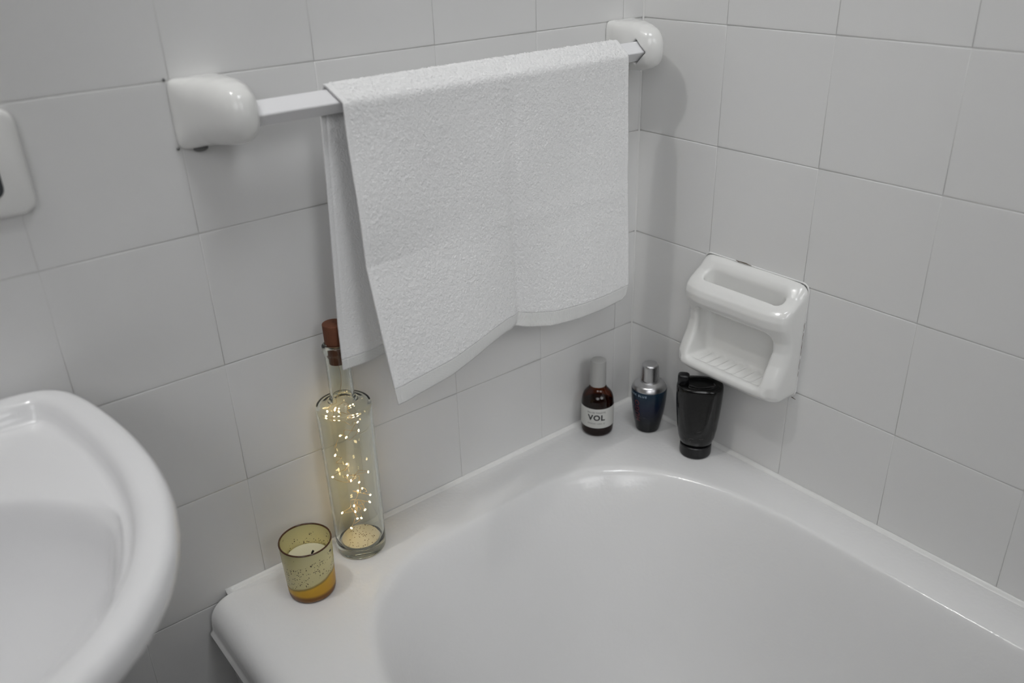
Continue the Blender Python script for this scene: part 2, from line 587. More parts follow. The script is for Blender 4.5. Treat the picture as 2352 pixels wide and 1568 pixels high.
# front panel below the lip
def boxverts(lo, hi):
    (a, b, c), (d, e, f) = lo, hi
    v = [(a, b, c), (d, b, c), (d, e, c), (a, e, c), (a, b, f), (d, b, f), (d, e, f), (a, e, f)]
    fc = [(3, 2, 1, 0), (4, 5, 6, 7), (0, 1, 5, 4), (1, 2, 6, 5), (2, 3, 7, 6), (3, 0, 4, 7)]
    return v, fc
def bevel_box(name, lo, hi, r, mat, parent=None, seg=3):
    bm = bmesh.new()
    v, fc = boxverts(lo, hi)
    bv = [bm.verts.new(p) for p in v]
    for q in fc: bm.faces.new([bv[i] for i in q])
    bmesh.ops.bevel(bm, geom=bm.edges[:], offset=r, segments=seg, profile=.5, affect='EDGES')
    me = bpy.data.meshes.new(name); bm.to_mesh(me); bm.free()
    me.materials.append(mat)
    me.polygons.foreach_set('use_smooth', [True] * len(me.polygons))
    o = bpy.data.objects.new(name, me); link(o, parent)
    return sharp(o, 50)
lo = Vector((-.702, -1.655, .001)) - TL; hi = Vector((-.690, -.006, .510)) - TL
bevel_box('front_panel', lo, hi, .002, M_APRON, tub)
# sealant bead where the rim meets the tiles
sec = [(.0004, .0030), (.0010, .0020), (.0024, .0012), (.0048, .0005), (.0080, -.0004), (.0080, -.0025), (.0004, -.0030)]
V = []
for k in range(60):
    x = -.690 + .690 * k / 59
    w_ = .0003 * math.sin(k * 1.3) * math.sin(PI * k / 59)
    for n_, z in sec: V.append(Vector((min(x, -n_), -n_ - (w_ if .002 < n_ < .006 else 0), ZR + z)) - TL)
for k in range(1, 90):
    w_ = .0003 * math.sin(k * 1.1)
    for n_, z in sec: V.append(Vector((-n_ - (w_ if .002 < n_ < .006 else 0), -.004 - 1.64 * k / 89, ZR + z)) - TL)
m = len(sec)
F = grid_faces(m, len(V) // m, True) + [tuple(range(m)), tuple(range(len(V) - m, len(V)))]
o = mesh_obj('sealant_bead', V, F, M_SEAL, tub)
bm = bmesh.new(); bm.from_mesh(o.data); bmesh.ops.recalc_face_normals(bm, faces=bm.faces[:]); bm.to_mesh(o.data); bm.free()

# ------------------------------------------------------------------ washbasin
ZS = .885
basin = thing('washbasin', (-1.06, -.2, 0), 'white ceramic washbasin on a pedestal against the tiled wall, rim out of focus', 'washbasin')
BL = Vector((-1.06, -.2, 0))
XM = -1.06
half = [(-1.06, -.004), (-.84, -.004), (-.812, -.006), (-.798, -.018), (-.788, -.045), (-.778, -.098), (-.7725, -.150), (-.772, -.200), (-.776, -.245), (-.784, -.281), (-.796, -.315), (-.811, -.344), (-.830, -.370), (-.855, -.395), (-.888, -.417), (-.93, -.434), (-.98, -.445), (-1.06, -.45)]
def resample(pts, n):
    P = np.array(pts, float)
    d = np.r_[0, np.cumsum(np.hypot(*np.diff(P, axis=0).T))]
    t = np.linspace(0, d[-1], n)
    return np.stack([np.interp(t, d, P[:, i]) for i in range(P.shape[1])], 1)
def smooth_open(P, it):
    P = P.copy()
    for _ in range(it):
        Q = P.copy(); Q[1:-1] = .25 * P[:-2] + .5 * P[1:-1] + .25 * P[2:]
        P = Q
    return P
hp = smooth_open(resample(half, 90), 6)
outl = np.concatenate([hp, np.stack([2 * XM - hp[::-1][1:-1, 0], hp[::-1][1:-1, 1]], 1)])   # clockwise from above
nb = len(outl)
def normals2(P):
    t = np.roll(P, -1, 0) - np.roll(P, 1, 0)
    nrm = np.stack([t[:, 1], -t[:, 0]], 1)
    nrm /= np.linalg.norm(nrm, axis=1)[:, None] + 1e-9
    if (nrm * (P - P.mean(0))).sum() > 0: nrm = -nrm
    return nrm                                                  # pointing inward
def inset(P, d):
    Q = P + normals2(P) * d
    for _ in range(3): Q = .25 * np.roll(Q, 1, 0) + .5 * Q + .25 * np.roll(Q, -1, 0)
    return Q
ang = np.linspace(0, 2 * PI, nb, endpoint=False)
# bowl opening: an ellipse, its points matched to the outline by direction from the bowl's middle
bc = np.array([XM, -.262])
def bowl(a, b, c=bc):
    d = outl - c
    th = np.arctan2(d[:, 1] / b, d[:, 0] / a)
    return np.stack([c[0] + a * np.cos(th), c[1] + b * np.sin(th)], 1)
rings = []
def ring(P, z): rings.append([(x, y, z) for x, y in P])
c0 = np.array([XM, -.19])
for s, z in ((.32, .72), (.45, .735), (.62, .765), (.78, .805), (.90, .840)):
    ring(c0 + (outl - c0) * s, z)
ring(inset(outl, .006), ZS - .028)
ring(inset(outl, .001), ZS - .022)
ring(outl, ZS - .014)
ring(inset(outl, .001), ZS - .007)
ring(inset(outl, .0045), ZS - .0015)
ring(inset(outl, .009), ZS)
ring(inset(outl, .020), ZS + .0005)
ring(inset(outl, .0255), ZS - .0010)
ring(inset(outl, .0285), ZS - .0040)
ring(inset(outl, .0305), ZS - .0095)
ring(inset(outl, .0330), ZS - .0155)
ring(inset(outl, .0355), ZS - .0180)
deck = inset(outl, .039)
ring(deck, ZS - .0188)
bo = bowl(.247, .166)
# keep the bowl inside the deck
def blend(P, Q, t): return P * (1 - t) + Q * t
dn = np.linalg.norm(deck - bc, axis=1); bn = np.linalg.norm(bo - bc, axis=1)
bo = bc + (bo - bc) * np.minimum(1, (dn - .003) / bn)[:, None]
ring(blend(deck, bo, .5), ZS - .0192)
ring(blend(deck, bo, .93), ZS - .0204)
ring(bo, ZS - .0215)
for s, z in ((.985, -.0240), (.968, -.031), (.950, -.046), (.91, -.075), (.80, -.103), (.68, -.124), (.52, -.137), (.34, -.144), (.16, -.148), (.06, -.149)):
    ring(bc + (bo - bc) * s, ZS + z)
V = [Vector(p) - BL for l in rings for p in l]
F = grid_faces(nb, len(rings), True, flip=True)
k = (len(rings) - 1) * nb
V.append(Vector((bc[0], bc[1], ZS - .15)) - BL)
F += [(k + (i + 1) % nb, k + i, len(V) - 1) for i in range(nb)]
F.append(tuple(range(nb)))
mesh_obj('basin', V, F, M_BASIN, basin)
ped = []
for w, d, z in ((.105, .095, 0), (.105, .095, .02), (.085, .075, .06), (.075, .066, .25), (.075, .066, .5), (.088, .078, .66), (.11, .10, .722)):
    for i in range(48):
        a = 2 * PI * i / 48
        ped.append(Vector((XM + w * math.cos(a), -.19 + d * math.sin(a), z)) - BL)
F = grid_faces(48, 7, True) + [tuple(reversed(range(48))), tuple(range(288, 336))]
mesh_obj('pedestal', ped, F, M_BASIN, basin)

# ------------------------------------------------------------------ wall holder beside the basin
hold = thing('wall_holder', (-.835, 0, 1.09), 'white wall-mounted plate with rounded corners and a dark opening, above the washbasin', 'wall plate')
def plate(name, x0, x1, z0, z1, d0, d1, r, bev, mat, parent, org):
    pts = superrect(x0, x1, z0, z1, r, r, 2.2, 64)
    loopsp = [(0, d0), (0, d1 - bev), (bev * .3, d1 - bev * .3), (bev, d1)]
    V = []
    for ins, d in loopsp:
        for (x, z) in superrect(x0 + ins, x1 - ins, z0 + ins, z1 - ins, max(r - ins, .001), max(r - ins, .001), 2.2, 64):
            V.append(Vector((x, -d, z)) - Vector(org))
    m = len(pts)
    F = grid_faces(m, len(loopsp), True)
    F.append(tuple(reversed(range(m)))); F.append(tuple(range(3 * m, 4 * m)))
    return mesh_obj(name, V, F, mat, parent)
HO = (-.835, 0, 1.09)
plate('plate', -.895, -.7745, 1.046, 1.137, .0004, .010, .014, .005, M_CERAMIC, hold, HO)
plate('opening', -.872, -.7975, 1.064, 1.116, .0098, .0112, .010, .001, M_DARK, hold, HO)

# ------------------------------------------------------------------ towel rail
BY, BZ, BD = -.0575, 1.1095, .0137         # bar middle and half diagonal of its square section
rail = thing('towel_rail', (-.32, 0, 1.11), 'white square towel rail set on edge between two glazed ceramic brackets', 'towel rail')
RL = Vector((-.32, 0, 1.11))

def bracket_mesh(sgn, xf):
    h = .0011
    s = np.arange(-.004, .074, h); d = np.arange(-.003, .094, h); w = np.arange(-.042, .042, h)
    S, D, W_ = np.meshgrid(s, d, w, indexing='ij')
    kd = [-.01, 0, .006, .010, .019, .033, .047, .061, .073, .080, .084]
    fine = np.linspace(-.02, .10, 481)
    def prof(vals):
        y = np.interp(fine, kd, vals)
        ker = np.exp(-np.linspace(-2, 2, 41) ** 2); ker /= ker.sum()
        y = np.convolve(np.pad(y, 20, mode='edge'), ker, mode='valid')
        return np.interp(D, fine, y)
    s0 = prof([.0065, .0065, .0065, .0060, .0030, .0, .0, .0005, .004, .009, .014])
    s1 = prof([.0610, .0610, .0608, .0595, .0560, .0510, .0465, .0420, .037, .032, .027])
    wu = prof([.032, .032, .032, .0322, .0330, .0335, .0332, .0310, .0265, .020, .013])
    wd = prof([.034, .034, .034, .0330, .0305, .0280, .0268, .0250, .021, .016, .010])
    ex = prof([9, 9, 8, 6, 4, 3.0, 2.8, 2.5, 2.3, 2.2, 2.2])
    wc = (wu - wd) / 2; wh = (wu + wd) / 2
    sc = (s0 + s1) / 2; sh = (s1 - s0) / 2
    g = ((np.abs(S - sc) / sh) ** ex + (np.abs(W_ - wc) / wh) ** ex) ** (1 / ex)
    body = (g - 1) * np.minimum(sh, wh)
    body = smax(body, D - .0845, .008)
    body = smax(body, -D + .0004, .0005)
    body = smax(body, -S + .0002, .007)
    dia = (np.abs(D + BY) + np.abs(W_ - (BZ - 1.11))) / math.sqrt(2) - (BD + .0016) / math.sqrt(2)
    cut = np.maximum(dia, S - .016)
    f = smax(body, -cut, .0012)
    for _ in range(2):
        g = np.pad(f, 1, mode='edge')
        f = .4 * f + .1 * (g[2:, 1:-1, 1:-1] + g[:-2, 1:-1, 1:-1] + g[1:-1, 2:, 1:-1] + g[1:-1, :-2, 1:-1] + g[1:-1, 1:-1, 2:] + g[1:-1, 1:-1, :-2])
    v, fc = surface_nets(f, (s[0], d[0], w[0]), h)
    P = np.stack([xf - sgn * v[:, 0], -v[:, 1], 1.11 + v[:, 2]], 1)
    # (s, d, w) -> (x, y, z): the map mirrors when sgn is -1
    if sgn > 0:
        pass
    else:
        fc = fc[:, ::-1]
    return P - np.array(RL), fc
XFL, XFR = -.5815, -.0775
for sgn, xf in ((1, XFL), (-1, XFR)):
    v, fc = bracket_mesh(sgn, xf)
    br = mesh_obj('bracket', v, fc, M_CERAMIC, rail)
    if sgn > 0:
        tv, tf = ellipsoid((-.622 - RL.x, -.005, 1.0752 - RL.z), (.0075, .0045, .0035))
        mesh_obj('fixing_tab', tv, tf, M_METALTAB, br)['label'] = 'dark grey fixing tab'
        # bits of old grout at the corners of the plate
        for cc, rr in (((-.6432, -.0012, 1.1415), (.0013, .001, .0017)), ((-.6425, -.0014, 1.0772), (.0017, .0013, .0016))):
            v2, f2 = ellipsoid((cc[0] - RL.x, cc[1], cc[2] - RL.z), rr, 8, 5)
            mesh_obj('grout_chip', v2, f2, M_METALTAB, br)['label'] = 'dark grey chip of old grout'
def bar():
    prof = []
    c = .0016
    for k in range(4):
        a = k * PI / 2
        for q in (-.35, 0, .35):
            prof.append(((BD - (c if q == 0 else c * 1.3)) * math.cos(a) - q * c * 4 * math.sin(a) * .5, (BD - (c if q == 0 else c * 1.3)) * math.sin(a) + q * c * 4 * math.cos(a) * .5))
    V = []
    for x in (XFL - .013, XFR + .013):
        for (a, b) in prof: V.append((x - RL.x, BY + a, BZ + b - RL.z))
    m = len(prof)
    F = grid_faces(m, 2, True, flip=True) + [tuple(range(m)), tuple(reversed(range(m, 2 * m)))]
    return sharp(mesh_obj('bar', V, F, M_BAR, rail), 20)
o = bar()
bm = bmesh.new(); bm.from_mesh(o.data); bmesh.ops.recalc_face_normals(bm, faces=bm.faces[:]); bm.to_mesh(o.data); bm.free()

# ------------------------------------------------------------------ towel
def smoothstep(t):
    t = np.clip(t, 0, 1); return t * t * (3 - 2 * t)
NU, TH = 400, .0034
ZFB, ZBB = .790, .8165
def towel():
    u = np.linspace(0, 1, NU)
    g = .0033                                    # middle of the cloth off the bar
    zt, yf, yb = BZ + BD + g * 1.2, BY - BD - g * 1.15, BY + BD + g * 1.1
    # path from the back hem over the bar to the front hem: (kind, y, z)
    nb_, nt_, nf_ = 190, 44, 230
    back = np.stack([np.linspace(0, 1, nb_), np.linspace(ZBB, BZ, nb_)], 1)
    zf = np.linspace(BZ, ZFB, nf_)
    rowsY, rowsZ, rowsK = [], [], []
    XU = -.501 + .398 * u
    # resting depth of the front hem along the width (a shallow fold in the middle)
    kx = np.array([-.51, -.49, -.46, -.42, -.38, -.35, -.315, -.293, -.27, -.24, -.19, -.14, -.10, -.08])
    ky = np.array([-.124, -.122, -.1165, -.1085, -.1000, -.0935, -.0845, -.0795, -.0805, -.0835, -.0825, -.0805, -.0800, -.080])
    kz = np.array([.789, .789, .790, .7915, .798, .803, .8055, .8035, .7965, .790, .785, .783, .785, .786])
    yhem = np.interp(XU, kx, ky); zhem = np.interp(XU, kx, kz)
    for _ in range(5): yhem[1:-1] = .25 * yhem[:-2] + .5 * yhem[1:-1] + .25 * yhem[2:]
    crease = np.exp(-((XU + .293) / .008) ** 2)
    crease2 = np.exp(-((XU + .195) / .007) ** 2)
    Y = []; Z = []; X = []; K = []
    for t, z in back:
        # the panel leans on the cork at its outer end and hangs freely further in
        ylean = np.interp(z, [ZBB, .868, BZ], [-.0560, -.0515, yb])
        yfree = -.0300 + (yb + .0300) * smoothstep(t)
        wl = 1 - smoothstep((u - .05) / .28)
        Y.append(ylean * wl + yfree * (1 - wl)); Z.append(np.full(NU, z) + .004 * (1 - t) * (u < -1))
        xl = np.interp(z, [ZBB, .87, .99, BZ], [-.5275, -.5245, -.5160, -.508]); xr = -.101 - .003 * t
        X.append(xl + (xr - xl) * u); K.append(0)
    over = [(yb, BZ), (BY, zt), (yf, BZ)]
    pts = []
    for i in range(nt_):
        t = (i + 1) / (nt_ + 1)
        if t < .5: p = (yb + (BY - yb) * t * 2, BZ + (zt - BZ) * t * 2)
        else: p = (BY + (yf - BY) * (t - .5) * 2, zt + (BZ - zt) * (t - .5) * 2)
        pts.append(p)
        Y.append(np.full(NU, p[0])); Z.append(np.full(NU, p[1]))
        if t < .5: xl, xr = -.508 - .002 * t * 2, -.104 - .005 * t * 2
        else: xl, xr = -.510 + .0095 * (t - .5) * 2, -.109 + .004 * (t - .5) * 2
        X.append(xl + (xr - xl) * u); K.append(1)
    zk = .943                                    # ironed fold across the front
    for z in zf:
        t = (BZ - z) / (BZ - ZFB)
        tk = (BZ - zk) / (BZ - ZFB)
        amt = .27 * smoothstep(t / tk) if t < tk else .27 + .73 * ((t - tk) / (1 - tk)) ** .92
        y = yf + (yhem - yf) * amt
        y = y + crease * (.0016 + .0030 * t) * smoothstep(t * 6) + crease2 * .0007 * smoothstep(t * 4)
        y = y - .0007 * np.exp(-((z - zk) / .010) ** 2) * (1 - .4 * crease)
        y = y - .0016 * np.sin(u * 13 + 1.) * np.sin(t * 5) * smoothstep(t * 3)
        Y.append(y); Z.append(np.full(NU, z) + (zhem - ZFB) * np.clip((t - .35) / .65, 0, 1))
        xl = np.interp(z, [ZFB, .82, .87, .942, 1.04, BZ], [-.4985, -.4995, -.501, -.5025, -.5015, -.5005])
        xr = np.interp(z, [ZFB, ZFB + .006, ZFB + .018, .87, .955, 1.04, BZ], [-.107, -.0985, -.0945, -.0965, -.1025, -.1045, -.105])
        X.append(xl + (xr - xl) * u); K.append(2)
    X, Y, Z = map(np.array, (X, Y, Z)); K = np.array(K)
    # soften the path where it turns over the bar
    for _ in range(7):
        for A in (Y, Z):
            B = A.copy(); B[1:-1] = .25 * A[:-2] + .5 * A[1:-1] + .25 * A[2:]
            lo_, hi_ = nb_ - 12, nb_ + nt_ + 12
            A[lo_:hi_] = B[lo_:hi_]
    P = np.stack([X, Y, Z], 2)
    du = np.gradient(P, axis=1); dv = np.gradient(P, axis=0)
    Nn = np.cross(dv, du); Nn /= np.linalg.norm(Nn, axis=2)[..., None] + 1e-12
    if Nn[-20, NU // 2, 1] > 0: Nn = -Nn          # outward: away from the bar
    nv = P.shape[0]
    def fuzz(a):
        r = rng.normal(size=(nv, NU))
        r2 = rng.normal(size=(nv, NU))
        q = np.pad(r, 1, mode='wrap')
        r = (q[1:-1, 1:-1] * 2 + q[2:, 1:-1] + q[:-2, 1:-1] + q[1:-1, 2:] + q[1:-1, :-2]) / 2.8
        big = r2.copy()
        for _ in range(5):
            q = np.pad(big, 1, mode='wrap'); big = (q[1:-1, 1:-1] + q[2:, 1:-1] + q[:-2, 1:-1] + q[1:-1, 2:] + q[1:-1, :-2]) / 5
        big /= big.std()
        return a * (.75 * rng.normal(size=(nv, NU)) + .45 * r + .15 * big)
    s = np.arange(nv)
    HB, HF = 9, 14                               # rows of the woven bands at the two ends
    amp = np.full((nv, 1), .00028); amp[:HB] = .00006; amp[-HF:] = .00006
    over_ = (K == 1)[:, None]
    amp = np.where(over_, .00055, amp)
    th = np.full((nv, NU), TH / 2)
    th[:HB] *= .72; th[-HF:] *= .72
    th[0:2] *= .8; th[-2:] *= .8
    edge = np.minimum(u, 1 - u)[None, :] * .398
    th = th * np.where(edge < .0045, .80, 1.) * np.where((edge >= .0045) & (edge < .0065), .55, 1.)
    eamp = np.where(edge < .006, .25, 1.)
    f1, f2 = fuzz(1.) * amp * eamp, fuzz(1.) * amp * eamp
    A = P + Nn * (th + f1)[..., None]
    B = P - Nn * (th + f2 * .6)[..., None]
    return A, B, HB, HF, nv
A, B, HB, HF, nv = towel()
towel_o = thing('hand_towel', (-.3, -.06, 1.11), 'white terry hand towel folded over the square towel rail, creased down the middle', 'towel')
TO = np.array([-.3, -.06, 1.11])
def cloth_part(name, r0, r1, mat, parent):
    a, b = A[r0:r1] - TO, B[r0:r1] - TO
    n_ = r1 - r0
    V = np.concatenate([a.reshape(-1, 3), b.reshape(-1, 3)])
    m = n_ * NU
    j, i = np.meshgrid(np.arange(n_ - 1), np.arange(NU - 1), indexing='ij')
    q = (j * NU + i).ravel()
    f1 = np.stack([q, q + 1, q + NU + 1, q + NU], 1)
    f2 = f1[:, ::-1] + m
    F = [f1, f2]
    jj = np.arange(n_ - 1)
    l = jj * NU; r = jj * NU + NU - 1
    F.append(np.stack([l, l + NU, l + NU + m, l + m], 1))
    F.append(np.stack([r + NU, r, r + m, r + NU + m], 1))
    ii = np.arange(NU - 1); e = (n_ - 1) * NU
    F.append(np.stack([ii + 1, ii, ii + m, ii + 1 + m], 1))
    F.append(np.stack([e + ii, e + ii + 1, e + ii + 1 + m, e + ii + m], 1))
    F = np.concatenate(F)
    # outward on the front: flip everything if needed
    o = mesh_obj(name, V, F, mat, parent)
    bm = bmesh.new(); bm.from_mesh(o.data); bmesh.ops.recalc_face_normals(bm, faces=bm.faces[:]); bm.to_mesh(o.data); bm.free()
    return o
cloth_part('terry_body', HB - 1, nv - HF + 1, M_TERRY, towel_o)
cloth_part('hem', 0, HB, M_HEM, towel_o)
cloth_part('hem', nv - HF, nv, M_HEM, towel_o)

# ------------------------------------------------------------------ soap dish
dish = thing('soap_dish', (0, -.2170, .764), 'white ceramic soap dish with grab bar and ribbed tray, fixed to the tiled wall', 'soap dish')
DL = Vector((0, -.2170, .764))
def soap_dish():
    h = .0014
    u = np.arange(-.090, .090, h); d = np.arange(-.004, .068, h); w = np.arange(-.090, .086, h)
    U, D, W_ = np.meshgrid(u, d, w, indexing='ij')
    kw = [-.09, -.081, -.075, -.066, -.052, -.040, -.025, -.008, .006, .018, .028, .038, .046, .052, .058, .064, .072, .080, .09]
    kp = [.028, .040, .0500, .0565, .0575, .0520, .0440, .0390, .0400, .0455, .0505, .0520, .0500, .0445, .0350, .0245, .0165, .0105, .008]
    prof = np.interp(W_, kw, kp)
    prof = prof - 6 * np.maximum(np.abs(U) - .045, 0) ** 2      # sides draw back a little
    body = smax((D - prof) * .8, rbox((U, D, W_), (0, .03, 0), (.083, .05, .081), .012), .010)
    body = smax(body, -D + .0006, .0005)
    slot = rbox((U, D, W_), (.002, .0255, .06), (.0625, .0086, .085), .0085)
    front = rbox((U, D, W_), (0, .075, -.0215), (.0600, .0660, .0385), .009)
    cut = smin(slot, front, .006)
    f = smax(body, -cut, .0065)
    # ribs on the tray floor, running from the wall to the lip
    rib = .0019 * np.cos((U) / .0148 * 2 * PI)
    zone = np.clip((.052 - np.abs(U)) / .006, 0, 1) * np.clip((.044 - D) / .006, 0, 1) * np.clip((D - .012) / .004, 0, 1) * (W_ < -.040)
    f = f - rib * zone
    # lip at the front of the tray
    lip = np.sqrt((D - .0520) ** 2 + (W_ + .0622) ** 2) - .0050
    lip = np.maximum(lip, np.abs(U) - .068)
    f = smin(f, lip, .007)
    for _ in range(2):
        g = np.pad(f, 1, mode='edge')
        f = .4 * f + .1 * (g[2:, 1:-1, 1:-1] + g[:-2, 1:-1, 1:-1] + g[1:-1, 2:, 1:-1] + g[1:-1, :-2, 1:-1] + g[1:-1, 1:-1, 2:] + g[1:-1, 1:-1, :-2])
    v, fc = surface_nets(f, (u[0], d[0], w[0]), h)
    return np.stack([-v[:, 1], -v[:, 0], v[:, 2]], 1), fc
v, fc = soap_dish()
# (u, d, w) -> (-d, -u, w) is a rotation composed with a mirror: check orientation by volume
o = mesh_obj('dish_body', v, fc, M_CERAMIC, dish)
bm = bmesh.new(); bm.from_mesh(o.data)
if bm.calc_volume(signed=True) < 0:
    bmesh.ops.reverse_faces(bm, faces=bm.faces[:])
bm.to_mesh(o.data); bm.free()
for ob in [q for q in rail.children if q.name.startswith('bracket')]:
    bm = bmesh.new(); bm.from_mesh(ob.data)
    if bm.calc_volume(signed=True) < 0:
        bmesh.ops.reverse_faces(bm, faces=bm.faces[:])
    bm.to_mesh(ob.data); bm.free()
# sealant round the dish and dark cracks in it
pth = [(-.0012, y, z) for y, z in superrect(-.0825, .0825, -.081, .081, .012, .012, 2.4, 120)]
pth.append(pth[0])
v, f = tube(pth, .0011, 8)
mesh_obj('sealant', v, f, M_SEAL, dish)
def crack(pts, r):
    rr = [r * (.35 + .65 * math.sin(PI * (i + .5) / len(pts))) * random.uniform(.7, 1.2) for i in range(len(pts))]
    v, f = tube(pts, rr, 6)
    mesh_obj('sealant_crack', v, f, M_CRACK, dish)['label'] = 'dark crack in the sealant'
crack([(-.0032, .030 - .0042 * i, .0826 + random.uniform(-.0005, .0005)) for i in range(7)], .0007)
for z0, ln in ((.030, 4), (.016, 4), (.003, 6), (-.022, 5), (-.040, 3)):
    crack([(-.0031, -.0838 + random.uniform(-.0003, .0003), z0 - .004 * i) for i in range(ln)], .00026)
crack([(-.0020, -.078 - .0022 * i, -.0815 - .0004 * i) for i in range(4)], .0006)

# ------------------------------------------------------------------ lettering wrapped on round bodies
def lettering(name, text, size, mat, parent, rfun, ang0, z0, spacing=1., vertical=False, bold=0., org=(0, 0)):
    cu = bpy.data.curves.new(name, 'FONT')
    cu.body = text; cu.size = size; cu.align_x = 'CENTER'; cu.align_y = 'CENTER'
    cu.space_character = spacing; cu.offset = bold; cu.resolution_u = 3
    tmp = bpy.data.objects.new(name, cu); COL.objects.link(tmp)
    dg = bpy.context.evaluated_depsgraph_get()
    me = bpy.data.meshes.new_from_object(tmp.evaluated_get(dg))
    bpy.data.objects.remove(tmp); bpy.data.curves.remove(cu)
    bm = bmesh.new(); bm.from_mesh(me)
    bmesh.ops.subdivide_edges(bm, edges=[e for e in bm.edges if e.calc_length() > size * .12], cuts=2)
    bmesh.ops.triangulate(bm, faces=bm.faces[:])
    for v in bm.verts:
        x, y = v.co.x, v.co.y
        if vertical: x, y = -y, x
        z = z0 + y
        r = rfun(z)
        a = ang0 + x / r
        v.co = (r * math.cos(a), r * math.sin(a), z)
    bmesh.ops.recalc_face_normals(bm, faces=bm.faces[:])
    bm.to_mesh(me); bm.free()
    me.materials.clear(); me.materials.append(mat)
    o = bpy.data.objects.new(name, me)
    return link(o, parent)
CAM = Vector((-.9114, -.85023, 1.27467))
def facing(x, y): return math.atan2(CAM.y - y, CAM.x - x)

# ------------------------------------------------------------------ amber bottle
ax, ay = -.1051, -.0338
amber = thing('perfume_bottle', (ax, ay, ZR + .0004), 'amber glass bottle with a grey cap and a white label lettered VOL', 'perfume bottle', 'toiletries in the bath corner')
prof = fillet([(.0, 0), (.0235, 0), (.0243, .010), (.0245, .052), (.0225, .064), (.0135, .0745), (.0118, .080), (.0, .080)], [0, .005, .004, .012, .012, .006, .001, 0])
lathe('glass_body', prof, M_AMBERGLASS, amber, cap0=False, cap1=False)
lathe('liquid', fillet([(0, .002), (.0222, .002), (.0229, .010), (.0231, .049), (0, .049)], .003), M_LIQUID, amber, cap0=False, cap1=False, sharp_deg=40)
lab = lathe('label', [(.0247, .0160), (.02475, .0163), (.0248, .0487), (.0247, .0490)], M_LABEL, amber, cap0=False, cap1=False)
fa = facing(ax, ay) - .06
rl = lambda z: .02488
lettering('lettering', 'EAU DE TOILETTE', .0036, M_INK, lab, rl, fa, .0428, 1.0)
lettering('lettering', 'VOL', .0128, M_INK, lab, rl, fa, .0336, 1.12, bold=.00045)
lettering('lettering', 'PROFUM° ABRIL 07', .0033, M_GREYINK, lab, rl, fa, .0238, 1.0)
lathe('cap', fillet([(0, .0745), (.0121, .0745), (.0121, .090), (.0116, .1205), (.0, .1212)], [0, .0004, .004, .0012, 0], 4), M_CAPGREY, amber, cap0=False, cap1=False, sharp_deg=50)

# ------------------------------------------------------------------ blue bottle
bx, by = -.0436, -.0814
blue = thing('aftershave_bottle', (bx, by, ZR + .0004), 'dark blue aftershave bottle with silver shoulders and a silver cap', 'aftershave bottle', 'toiletries in the bath corner')
bp = fillet([(0, 0), (.0172, 0), (.0182, .004), (.0222, .022), (.0256, .046), (.0267, .064), (.0264, .0725), (0, .0725)], [0, .0015, .003, .02, .02, .01, .002, 0])
lathe('glass_body', bp, M_BLUE, blue, cap0=False, cap1=False)
sh = fillet([(0, .0722), (.0260, .0722), (.0260, .0735), (.0232, .0795), (.0150, .0832), (.0150, .0848), (0, .0848)], [0, .0003, .002, .012, .002, .0008, 0])
lathe('shoulder', sh, M_SILVER, blue, cap0=False, cap1=False, sharp_deg=50)
lathe('cap', fillet([(0, .0850), (.0136, .0850), (.0139, .0862), (.0128, .1085), (.0112, .1112), (0, .1118)], [0, .0004, .001, .003, .0015, 0]), M_SILVER, blue, cap0=False, cap1=False, sharp_deg=55)
zz = np.array([p[1] for p in bp]); rrr = np.array([p[0] for p in bp])
rb = lambda z: float(np.interp(z, zz[1:-1], rrr[1:-1])) + .00025
fb = facing(bx, by)
lettering('lettering', 'DARK BLUE', .0046, M_BLUEINK, blue, rb, fb - .72, .0672, 1.45, bold=.0001)
lettering('lettering', 'HUGO', .0118, M_REDINK, blue, rb, fb - .70, .0400, 1.15, vertical=True, bold=.0003)

# ------------------------------------------------------------------ black shower gel bottle, standing on its cap
gx, gy = -.0405, -.1735
gel = thing('shower_gel_bottle', (gx, gy, ZR + .0004), 'glossy black shower gel bottle standing upside down on its cap, under the soap dish', 'shower gel bottle', 'toiletries in the bath corner')
lathe('cap', fillet([(0, 0), (.0222, 0), (.0228, .004), (.0226, .0165), (.0205, .0178), (0, .0178)], [0, .003, .003, .0012, .0005, 0]), M_BLACKCAP, gel, cap0=False, cap1=False, sharp_deg=60)
n_ = 72
fg = facing(gx, gy)
def gel_ring(a, b, z, e=2.5):
    out = []
    for i in range(n_):
        t = 2 * PI * i / n_
        ct, st = math.cos(t), math.sin(t)
        x = a * math.copysign(abs(ct) ** (2 / e), ct); y = b * math.copysign(abs(st) ** (2 / e), st)
        # long axis across the line of sight
        c, s = math.cos(fg + PI / 2), math.sin(fg + PI / 2)
        out.append((x * c - y * s, x * s + y * c, z))
    return out
spec = [(.0195, .0180, .0178, 2.1), (.0212, .0190, .0185, 2.1), (.0235, .0205, .022, 2.2), (.0262, .0222, .031, 2.3), (.0286, .0236, .046, 2.4), (.0305, .0245, .066, 2.5), (.0322, .0248, .088, 2.6), (.0328, .0248, .106, 2.7),
        (.0326, .0246, .1105, 2.7), (.0316, .0238, .1132, 2.7), (.0300, .0224, .1144, 2.7), (.0240, .0180, .1144, 2.5), (.0205, .0150, .1142, 2.2), (.0198, .0144, .1132, 2.1), (.0190, .0138, .1124, 2.1), (.0100, .0075, .1120, 2.)]
V = [p for s in spec for p in gel_ring(*s[:3], s[3])]
F = grid_faces(n_, len(spec), True) + [tuple(reversed(range(n_))), tuple(range(n_ * (len(spec) - 1), n_ * len(spec)))]
mesh_obj('bottle_body', V, F, M_BLACK, gel)
